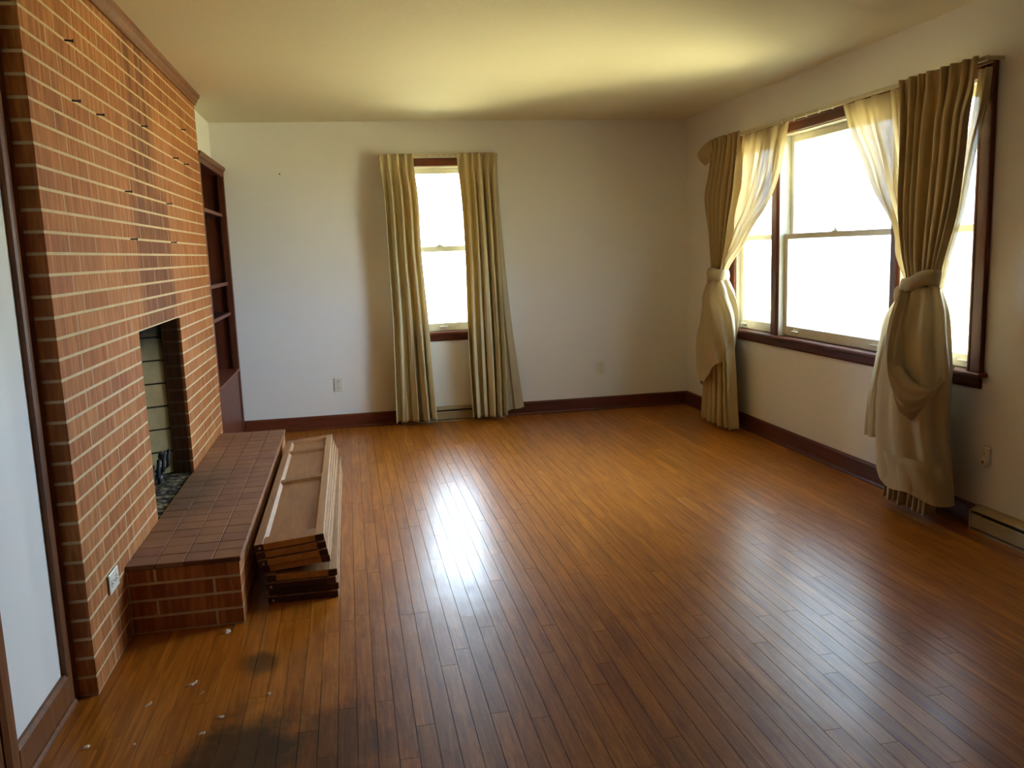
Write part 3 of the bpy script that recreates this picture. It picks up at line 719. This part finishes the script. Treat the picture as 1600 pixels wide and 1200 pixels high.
for z0, z1 in ((1.756, 2.03), (1.235, 1.727), (1.0, 1.205), (0.55, 0.971)):
    MB().cbox(SX-0.02, SX+0.004, yb_-0.024, yb_-0.0205, z0, z1, 0.001).build('shelf_standard', 'steel', bc)

# ================================================================== STACK OF BIFOLD DOORS
DL, DW, DT = 2.03, 0.282, 0.0298
def make_bifold(dark):
    sw = 0.036; d2 = DT
    e = 'door_dark' if dark else 'door_end'
    Ms = {}
    Ms['stile'] = (MB().cbox(-sw/2, sw/2, 0, DL, 0, d2, 0.002).mesh('stile', 'door_edge'))
    rails = [(0.0, 0.09), (0.98, 1.03), (1.68, 1.72), (1.965, DL)]
    rm = [MB().cbox(-DW/2+sw, DW/2-sw, a+(0.001 if a == 0 else 0), b, 0.001, d2-0.001, 0.0015).mesh('rail', 'door_face') for a, b in rails]
    en = MB().cbox(-DW/2+sw+0.001, DW/2-sw-0.001, -0.0012, 0.0012, 0.002, d2-0.002, 0.001).mesh('rail_end', e)
    se = MB().cbox(-sw/2+0.001, sw/2-0.001, -0.0012, 0.0012, 0.002, d2-0.002, 0.001).mesh('stile_end', 'door_dark')
    pm = [MB().cbox(-DW/2+sw-0.004, DW/2-sw+0.004, a, b, 0.007, d2-0.015, 0.001).mesh('panel', 'door_face') for a, b in ((0.086, 0.984), (1.026, 1.684), (1.716, 1.969))]
    bd = []
    for a, b in ((0.09, 0.98), (1.03, 1.68), (1.72, 1.965)):
        mb = MB(); x0, x1 = -DW/2+sw, DW/2-sw; h0, h1 = d2-0.0155, d2-0.002; w = 0.012
        for pr in ([(x0, h0), (x0+w, h0), (x0, h1)], [(x1, h0), (x1, h1), (x1-w, h0)]): mb.prism(pr, 'y', a, b)
        for pr in ([(a, h0), (a+w, h0), (a, h1)], [(b, h0), (b, h1), (b-w, h0)]): mb.prism(pr, 'x', x0, x1)
        bd.append(mb.mesh('bead', 'door_edge'))
    pin = MB().tube([(-DW/2+0.022, -0.009, DT/2), (-DW/2+0.022, 0.0, DT/2)], 0.0055, 10).mesh('pivot_pin', 'steel')
    hn = MB()
    for yy in (0.22, 0.75, 1.25, 1.8): hn.tube([(DW/2+0.0002, yy, DT/2), (DW/2+0.0008, yy, DT/2)], 0.0038, 8)
    hm = hn.mesh('hinge_screw_holes', 'slot')
    return dict(stile=Ms['stile'], rails=rm, end=en, stile_end=se, panels=pm, beads=bd, pin=pin, holes=hm)
kinds = {False: make_bifold(False), True: make_bifold(True)}
ORD = ['lowest', 'second from bottom', 'third from bottom', 'fourth from bottom', 'fourth from top', 'third from top', 'second from top', 'topmost']
for i in range(8):
    K = kinds[i < 3]; low = i < 4
    w = 'dark ended' if i < 3 else 'honey brown'
    lab = f'{w} wooden bifold door panel, {ORD[i]} in the stack on the floor'
    if i == 7: lab = 'wooden bifold door with recessed panels on top of the stack beside the hearth'
    t = thing('bifold_door', lab, 'door', group='stacked bifold doors')
    if low: Mt = Matrix.Translation((-0.262+[0, 0.004, -0.005, 0.002][i], 3.455+[0.0, 0.01, -0.004, 0.006][i], 0.0005+i*(DT+0.0006))) @ Matrix.Rotation(-0.004+0.003*(i % 2), 4, 'Z')
    else:
        k = i-4
        Mt = Matrix.Translation((-0.284-0.006*k, 3.47+[0.012, 0.0, 0.008, 0.016][k], 4*(DT+0.0006)+0.0140+k*(DT+0.0008))) @ Matrix.Rotation(-0.006+0.002*k, 4, 'Z') @ Matrix.Rotation(-0.09, 4, 'Y')
    t.matrix_world = Mt
    for s in (-1, 1):
        st = place('stile', K['stile'], t, loc=(s*(DW/2-0.018), 0, 0), local=True)
        place('stile_end', K['stile_end'], st, local=True)
    for j, m in enumerate(K['rails']):
        r = place('rail', m, t, local=True)
        if j == 0: place('rail_end', K['end'], r, local=True)
    for m, b in zip(K['panels'], K['beads']):
        pn = place('panel', m, t, local=True); place('bead', b, pn, local=True)
    if i in (0, 2, 5, 7): place('pivot_pin', K['pin'], t, local=True)
    place('hinge_holes', K['holes'], t, local=True)

# ================================================================== CURTAINS
def crom(xs, ys, q):                                      # smooth interpolation through key rows
    xs, ys = np.array(xs, float), np.array(ys, float)
    m = np.gradient(ys, xs); i = np.clip(np.searchsorted(xs, q)-1, 0, len(xs)-2)
    h = xs[i+1]-xs[i]; t = (q-xs[i])/h
    return (2*t**3-3*t**2+1)*ys[i]+(t**3-2*t**2+t)*h*m[i]+(-2*t**3+3*t**2)*ys[i+1]+(t**3-t**2)*h*m[i+1]
def rightwall(u, d, z): return (XR-d, u, z)
def backwall(u, d, z): return (u, YB-d, z)
def fold(ph):                                             # rounded pleat: flat crests, tight valleys
    c = np.cos(ph); return np.sign(c)*np.abs(c)**0.8
def sheet(rows, npl, mp, nz=70, nt=None, seed=0, header=0.0, hem=None, sub=0.35, drift=0.5, prof=None):
    """rows: (z, uL, uR, depth, amplitude) from top to bottom."""
    rs = np.random.RandomState(seed); rows = sorted(rows, key=lambda r: -r[0])
    zs = [-r[0] for r in rows]; nt = nt or int(npl*18)
    ph0 = rs.uniform(0, 6.28); jit = rs.uniform(-0.35, 0.35, 64); amps = rs.uniform(0.55, 1.25, 64)
    P = []
    zt, zb = rows[0][0], rows[-1][0]
    for i in range(nz+1):
        s = i/nz; z = zt+(zb-zt)*s; q = np.array(-z)
        a, b, d, am = [float(crom(zs, [r[k] for r in rows], q)) for k in (1, 2, 3, 4)]
        t = np.linspace(0, 1, nt+1)
        warp = t + 0.012*np.sin(2*PI*t*2+ph0) + 0.018*np.sin(2*PI*t*3.3+s*drift*2+ph0*2)/max(1, npl/6)
        ph = 2*PI*npl*warp
        ai = np.interp(t*npl, np.arange(64), amps)
        w = fold(ph+drift*s*np.sin(3*t+ph0))*ai
        w = w + sub*np.sin(ph*2.0+1.3+s*2)*0.4 + 0.10*np.sin(ph*3.1+s*5)
        if header:                                        # pinched pleats at the heading tape
            hh = max(0.0, 1-(zt-z)/header); hh = hh*hh*(3-2*hh)
            w = w*(1-hh) + hh*(0.45*np.cos(ph)+0.55*np.cos(3*ph)*(np.cos(ph) > -0.2))
        u = a+(b-a)*t + (b-a)/npl*0.13*np.sin(ph*2+0.6)*min(1, am/0.02)
        dep = d+am*w
        if prof is not None: dep = dep+prof(t, s)
        zz = np.full_like(u, z)
        if hem is not None: zz = np.array([zt+(hem(x)-zt)*s for x in t])
        P.append([mp(x, max(0.012, y), k) for x, y, k in zip(u, dep, zz)])
    return P
def bundle(rows, mp, nz=60, nt=72, seed=0, folds=5, fa=0.08, skew=6.0, hem=None, lump=0.05):
    """closed, gathered cloth hanging round a curtain. rows: (z, uL, uR, depth, half depth)."""
    rs = np.random.RandomState(seed); rows = sorted(rows, key=lambda r: -r[0]); zs = [-r[0] for r in rows]
    zt, zb = rows[0][0], rows[-1][0]; P = []; p1, p2, p3 = rs.uniform(0, 6.28, 3)
    for i in range(nz+1):
        s = i/nz; z = zt+(zb-zt)*s
        a, b, d, hd = [float(crom(zs, [r[k] for r in rows], np.array(-z))) for k in (1, 2, 3, 4)]
        th = np.linspace(0, 2*PI, nt, endpoint=False); mid, hw = (a+b)/2, (b-a)/2
        env = min(1, s*5)*(1-0.45*s)
        sk = th*folds+skew*s
        r = 1 + fa*env*(1-np.abs(np.sin(sk+p1)))*1.6 + fa*0.5*np.sin(2*sk+p2) + lump*np.sin(2*th+5*s+p3)*env
        r = r - fa*0.6*env
        u = mid+hw*np.cos(th)*r; dd = d+hd*np.sin(th)*r
        zz = np.full_like(u, z)
        if hem is not None:
            tt = np.clip((np.cos(th)+1)/2, 0, 1); zz = zt+(np.array([hem(k) for k in tt])-zt)*s
        P.append([mp(x, max(0.012, y), k) for x, y, k in zip(u, dd, zz)])
    return P
def knot(mp, u, d, z, ru, rd, h, turns=4, seed=0, lean=0.0):
    """a wrapped band of cloth: rolled torus with diagonal creases"""
    rs = np.random.RandomState(seed); N, Mn = 56, 20; P = []; p0 = rs.uniform(0, 6)
    for i in range(N):
        a = 2*PI*i/N; row = []
        for j in range(Mn):
            b = 2*PI*j/Mn
            rr = 1+0.16*math.sin(turns*b+3*a+p0)*0.7+0.10*math.sin(2*b-2*a)
            k = 0.022*rr; hh = h*rr
            row.append(mp(u+(ru+k*math.cos(b))*math.cos(a), max(0.012, d+(rd+k*math.cos(b))*math.sin(a)), z+hh*math.sin(b)+lean*math.cos(a)+0.006*math.sin(3*a+p0)))
        P.append(row)
    P.append(P[0])
    mb = MB(); R, C = len(P), Mn; 
    return mb.grid(P, closed=True)
def curtain_rod(name, label, mp, a, b, z, d):
    t = thing(name, label, 'curtain rod', mp((a+b)/2, d, z))
    def bar(u0, u1, d0, d1, z0, z1, nm, mat, c=0.002):
        p, q = mp(u0, d0, z0), mp(u1, d1, z1); MB().cbox(p[0], q[0], p[1], q[1], p[2], q[2], c).build(nm, mat, t)
    bar(a, b, d-0.006, d+0.006, z-0.010, z+0.012, 'track', 'track')
    bar(a, a+0.004, 0.002, d, z-0.008, z+0.010, 'return_arm', 'track', 0.001); bar(b-0.004, b, 0.002, d, z-0.008, z+0.010, 'return_arm', 'track', 0.001)
    for u in np.linspace(a+0.3, b-0.3, max(2, int((b-a)/0.9)+1)): bar(u-0.012, u+0.012, 0.001, d, z+0.012, z+0.018, 'bracket', 'track', 0.001)
    for u in np.linspace(a+(b-a)*0.42, a+(b-a)*0.62, 5): bar(u-0.006, u+0.006, d+0.004, d+0.012, z-0.018, z+0.002, 'carrier', 'ivory', 0.001)
    return t
curtain_rod('curtain_rod', 'cream traverse rod above the wide triple window', rightwall, 3.44, 6.34, 2.150, 0.085)
curtain_rod('curtain_rod', 'cream traverse rod above the narrow back window', backwall, 0.30, 1.25, 2.163, 0.085)
def cloth(name, P, mat, label=None, parent=None, closed=False, thick=0.0):
    mb = MB().grid(P, closed); o = mb.build(name, mat, parent, True)
    if thick:
        m = o.modifiers.new('thickness', 'SOLIDIFY'); m.thickness = thick; m.offset = 0
    if label: o['label'] = label; o['category'] = 'curtain'
    return o

# --- narrow back window: two drapes and a sheer
cloth('drape', sheet([(2.178, 0.295, 0.560, 0.10, 0.020), (2.08, 0.302, 0.563, 0.10, 0.020), (1.9, 0.312, 0.578, 0.112, 0.047), (1.38, 0.322, 0.588, 0.112, 0.053), (0.86, 0.326, 0.616, 0.117, 0.056), (0.5, 0.318, 0.628, 0.122, 0.059), (0.035, 0.305, 0.650, 0.127, 0.066)],
      4.0, backwall, 90, 130, 3, header=0.16, sub=0.2), 'drape_pale', 'pale gold pleated drape at the left of the narrow back window', thick=0.002)
cloth('drape', sheet([(2.178, 0.905, 1.215, 0.10, 0.020), (2.08, 0.91, 1.215, 0.10, 0.020), (1.87, 0.925, 1.21, 0.112, 0.047), (1.36, 0.938, 1.22, 0.112, 0.053), (0.84, 0.932, 1.235, 0.117, 0.056), (0.5, 0.934, 1.240, 0.122, 0.059), (0.035, 0.945, 1.235, 0.127, 0.062)],
      5.0, backwall, 90, 150, 5, header=0.16, sub=0.2), 'drape_pale', 'gold pleated drape at the right of the narrow back window', thick=0.002)
cloth('sheer_curtain', sheet([(2.165, 1.08, 1.246, 0.058, 0.008), (1.9, 1.10, 1.25, 0.052, 0.008), (1.45, 1.13, 1.272, 0.05, 0.010), (0.82, 1.16, 1.318, 0.05, 0.010), (0.07, 1.17, 1.400, 0.055, 0.012)],
      2.5, backwall, 70, 60, 8, hem=lambda t: 0.045+0.03*t), 'sheer', 'thin cream sheer showing right of the back window drape')

# --- far drape of the triple window, tied by its own sheer
cloth('drape', sheet([(2.172, 6.29, 5.81, 0.11, 0.024), (2.06, 6.28, 5.80, 0.11, 0.026), (1.95, 6.27, 5.78, 0.12, 0.036), (1.75, 6.33, 5.80, 0.13, 0.040), (1.5, 6.26, 5.89, 0.135, 0.036), (1.28, 6.20, 5.96, 0.14, 0.032), (1.15, 6.17, 6.02, 0.14, 0.028), (1.0, 6.21, 5.98, 0.14, 0.030), (0.6, 6.29, 5.86, 0.15, 0.036), (0.25, 6.30, 5.80, 0.16, 0.042), (0.03, 6.32, 5.76, 0.165, 0.046)],
      6.0, rightwall, 100, 150, 11, header=0.13), 'drape', 'gold pleated drape knotted midway in the far corner of the triple window', thick=0.002)
t = thing('sheer_curtain', 'cream sheer knotted round the far drape of the triple window', 'curtain', rightwall(6.1, 0.1, 2.14))
cloth('upper_panel', sheet([(2.142, 5.84, 5.185, 0.070, 0.012), (2.0, 5.86, 5.215, 0.075, 0.016), (1.86, 5.90, 5.25, 0.08, 0.018), (1.73, 5.93, 5.345, 0.085, 0.020), (1.62, 5.96, 5.47, 0.09, 0.020), (1.5, 6.0, 5.65, 0.10, 0.022), (1.36, 6.04, 5.79, 0.115, 0.022), (1.25, 6.09, 5.94, 0.125, 0.020), (1.16, 6.14, 6.03, 0.13, 0.016)],
      4.0, rightwall, 80, 100, 21, drift=2.0), 'sheer', parent=t)
knot(rightwall, 6.10, 0.145, 1.155, 0.100, 0.055, 0.050, 3, 2).build('knot', 'sheer_tie', t, True)
cloth('tail', bundle([(1.13, 6.21, 6.0, 0.14, 0.055), (1.03, 6.27, 5.91, 0.145, 0.085), (0.92, 6.28, 5.87, 0.15, 0.095), (0.8, 6.28, 5.84, 0.155, 0.10), (0.64, 6.33, 5.85, 0.16, 0.105), (0.46, 6.35, 5.88, 0.16, 0.105), (0.3, 6.27, 5.91, 0.16, 0.10)],
      rightwall, 80, 120, 4, 4, 0.24, 6.0, hem=lambda t: 0.26+0.24*t+0.03*math.sin(9*t)), 'sheer_tie', parent=t, closed=True)
# loose corner of the drape heading that has come off its hook
P = []
for i in range(9):
    s = i/8
    row = []
    for k in np.linspace(0, 1, 9):
        u0, z0 = 6.265-0.03*k, 2.172-0.15*k                # along the edge of the drape
        u1, z1 = 6.47-0.15*k*k, 2.085-0.105*k                # along the free, folded edge
        row.append(rightwall(u0+(u1-u0)*s, 0.12+0.03*s+0.018*math.sin(PI*s)*math.cos(5*k), z0+(z1-z0)*s))
    P.append(row)
cloth('loose_heading', P, 'drape', parent=bpy.data.objects['drape.002'], thick=0.002)

# --- near drape of the triple window with the long sheer
cloth('drape', sheet([(2.165, 4.015, 3.475, 0.105, 0.022), (2.06, 4.0, 3.485, 0.105, 0.024), (1.93, 3.965, 3.505, 0.115, 0.034), (1.75, 3.955, 3.52, 0.12, 0.036), (1.52, 3.94, 3.545, 0.13, 0.036), (1.3, 3.89, 3.60, 0.14, 0.032), (1.15, 3.84, 3.64, 0.145, 0.028), (1.0, 3.85, 3.62, 0.15, 0.030), (0.6, 3.93, 3.58, 0.15, 0.034), (0.25, 3.94, 3.58, 0.15, 0.045), (0.035, 3.965, 3.60, 0.15, 0.050)],
      7.0, rightwall, 100, 170, 14, header=0.13), 'drape', 'dark gold pleated drape knotted midway at the near end of the triple window', thick=0.002)
t = thing('sheer_curtain', 'long cream sheer knotted and bunched round the near drape', 'curtain', rightwall(3.75, 0.1, 2.14))
cloth('upper_panel', sheet([(2.140, 4.585, 3.97, 0.066, 0.012), (1.97, 4.485, 3.95, 0.07, 0.016), (1.81, 4.355, 3.93, 0.075, 0.018), (1.63, 4.23, 3.91, 0.085, 0.020), (1.49, 4.11, 3.89, 0.09, 0.020), (1.39, 4.04, 3.86, 0.10, 0.020), (1.3, 4.015, 3.84, 0.11, 0.018), (1.23, 3.955, 3.81, 0.12, 0.016), (1.15, 3.87, 3.79, 0.13, 0.012)],
      4.0, rightwall, 80, 110, 31, drift=2.0), 'sheer', parent=t)
cloth('side_panel', sheet([(2.12, 3.53, 3.462, 0.050, 0.008), (1.96, 3.55, 3.480, 0.052, 0.010), (1.78, 3.58, 3.525, 0.06, 0.010), (1.5, 3.61, 3.56, 0.085, 0.010), (1.24, 3.65, 3.605, 0.12, 0.008), (1.14, 3.67, 3.62, 0.13, 0.006)],
      1.5, rightwall, 60, 40, 33), 'sheer', parent=t)
knot(rightwall, 3.745, 0.150, 1.165, 0.105, 0.06, 0.040, 3, 5, lean=-0.030).build('knot', 'sheer_tie', t, True)
knot(rightwall, 3.80, 0.185, 1.09, 0.055, 0.03, 0.035, 2, 9, lean=0.02).build('knot_loop', 'sheer_tie', t, True)
cloth('tail', bundle([(1.15, 3.82, 3.63, 0.145, 0.055), (1.04, 3.84, 3.575, 0.155, 0.085), (0.90, 3.90, 3.545, 0.165, 0.105), (0.76, 3.94, 3.525, 0.17, 0.115), (0.64, 3.955, 3.525, 0.175, 0.12), (0.5, 3.96, 3.53, 0.175, 0.12), (0.35, 3.965, 3.50, 0.175, 0.12), (0.15, 3.96, 3.47, 0.17, 0.115)],
      rightwall, 90, 130, 6, 4, 0.12, 1.6, hem=lambda t: 0.19-0.06*t+0.012*math.sin(11*t)), 'sheer_tie', parent=t, closed=True)
cloth('hem', bundle([(0.33, 3.97, 3.495, 0.175, 0.1225), (0.24, 3.967, 3.483, 0.174, 0.120), (0.15, 3.965, 3.466, 0.17, 0.118)],
      rightwall, 24, 130, 6, 4, 0.02, 1.6, hem=lambda t: 0.188-0.06*t+0.012*math.sin(11*t)), 'sheer_tie', parent=t, closed=True)
cloth('loose_end', sheet([(1.10, 3.84, 3.78, 0.20, 0.010), (1.0, 3.90, 3.82, 0.22, 0.016), (0.86, 3.945, 3.87, 0.22, 0.018), (0.70, 3.99, 3.91, 0.22, 0.018), (0.55, 4.05, 3.955, 0.21, 0.018), (0.41, 4.085, 3.97, 0.20, 0.018), (0.345, 4.09, 3.97, 0.20, 0.018)],
      2.0, rightwall, 50, 44, 41), 'sheer_tie', parent=t)
# folded swag that drops from the knot and loops up on the window side
cl = [(3.755, 0.225, 1.13), (3.74, 0.28, 0.97), (3.71, 0.315, 0.82), (3.66, 0.325, 0.69), (3.605, 0.305, 0.61), (3.555, 0.25, 0.61), (3.53, 0.19, 0.67), (3.54, 0.13, 0.76)]
ks = np.arange(len(cl)); P = []
for q in np.linspace(0, len(cl)-1, 60):
    c = [float(crom(ks, [k[j] for k in cl], np.array(q))) for j in range(3)]
    wd = float(crom(ks, [0.03, 0.07, 0.10, 0.12, 0.12, 0.10, 0.07, 0.035], np.array(q))); tq = q/(len(cl)-1); row = []
    for k in np.linspace(-1, 1, 24):
        ang = PI*0.15+PI*0.45*min(1, tq*1.6)
        row.append(rightwall(c[0]-wd*k*math.cos(ang), c[1]+0.025*(1-k*k)+0.008*math.sin(9*k+5*tq)-0.03*abs(k)**3, c[2]-wd*k*math.sin(ang)*0.8))
    P.append(row)
cloth('swag_fold', P, 'sheer_tie', parent=t, thick=0.003)

# ================================================================== DEBRIS ON THE FLOOR
DB = [(-0.532, 3.225, 0.016, 'pale mortar crumb on the floor at the hearth corner'), (-0.592, 2.828, 0.013, 'curved pale wood shaving on the floor before the hearth'), (-0.55, 2.765, 0.006, 'tiny pale chip right of the curved shaving'),
      (-0.839, 2.515, 0.011, 'pale plaster chip near the left baseboard'), (-0.705, 2.731, 0.009, 'thin pale sliver between baseboard and hearth'), (-0.513, 2.505, 0.010, 'reddish chip beside the black floor stain'),
      (-0.702, 2.497, 0.006, 'tiny pale speck of plaster left of the black stain'), (-0.47, 2.59, 0.010, 'flat pale flake just above the black floor stain'), (-0.335, 2.70, 0.009, 'faint pale flake right of the black stain')]
for i, (x, y, r, lab) in enumerate(DB):
    rn = random.Random(50+i); n = 7; mb = MB()
    el = 2.6 if 'shaving' in lab or 'sliver' in lab else 1.25
    an = rn.uniform(0.6, 1.4)
    ring = []
    for k in range(n):
        a = 2*PI*k/n; rr = r*rn.uniform(0.6, 1.0); px, py = rr*math.cos(a)*el, rr*math.sin(a)*(0.45 if el > 2 else 0.9)
        if el > 2: py += 0.25*px*px/r
        ring.append((x+px*math.cos(an)-py*math.sin(an), y+px*math.sin(an)+py*math.cos(an)))
    h = min(0.006, r*0.5) if i else 0.012
    V = [(a, b, 0.0006) for a, b in ring] + [(x+(a-x)*0.7, y+(b-y)*0.7, h*rn.uniform(0.7, 1)) for a, b in ring]
    mb.raw(V, [tuple(range(n))[::-1], tuple(range(n, 2*n))] + [(k, (k+1) % n, n+(k+1) % n, n+k) for k in range(n)])
    o = mb.build('floor_chip', 'chip'); o['label'] = lab; o['category'] = 'debris'; o['group'] = 'chips on the floor'
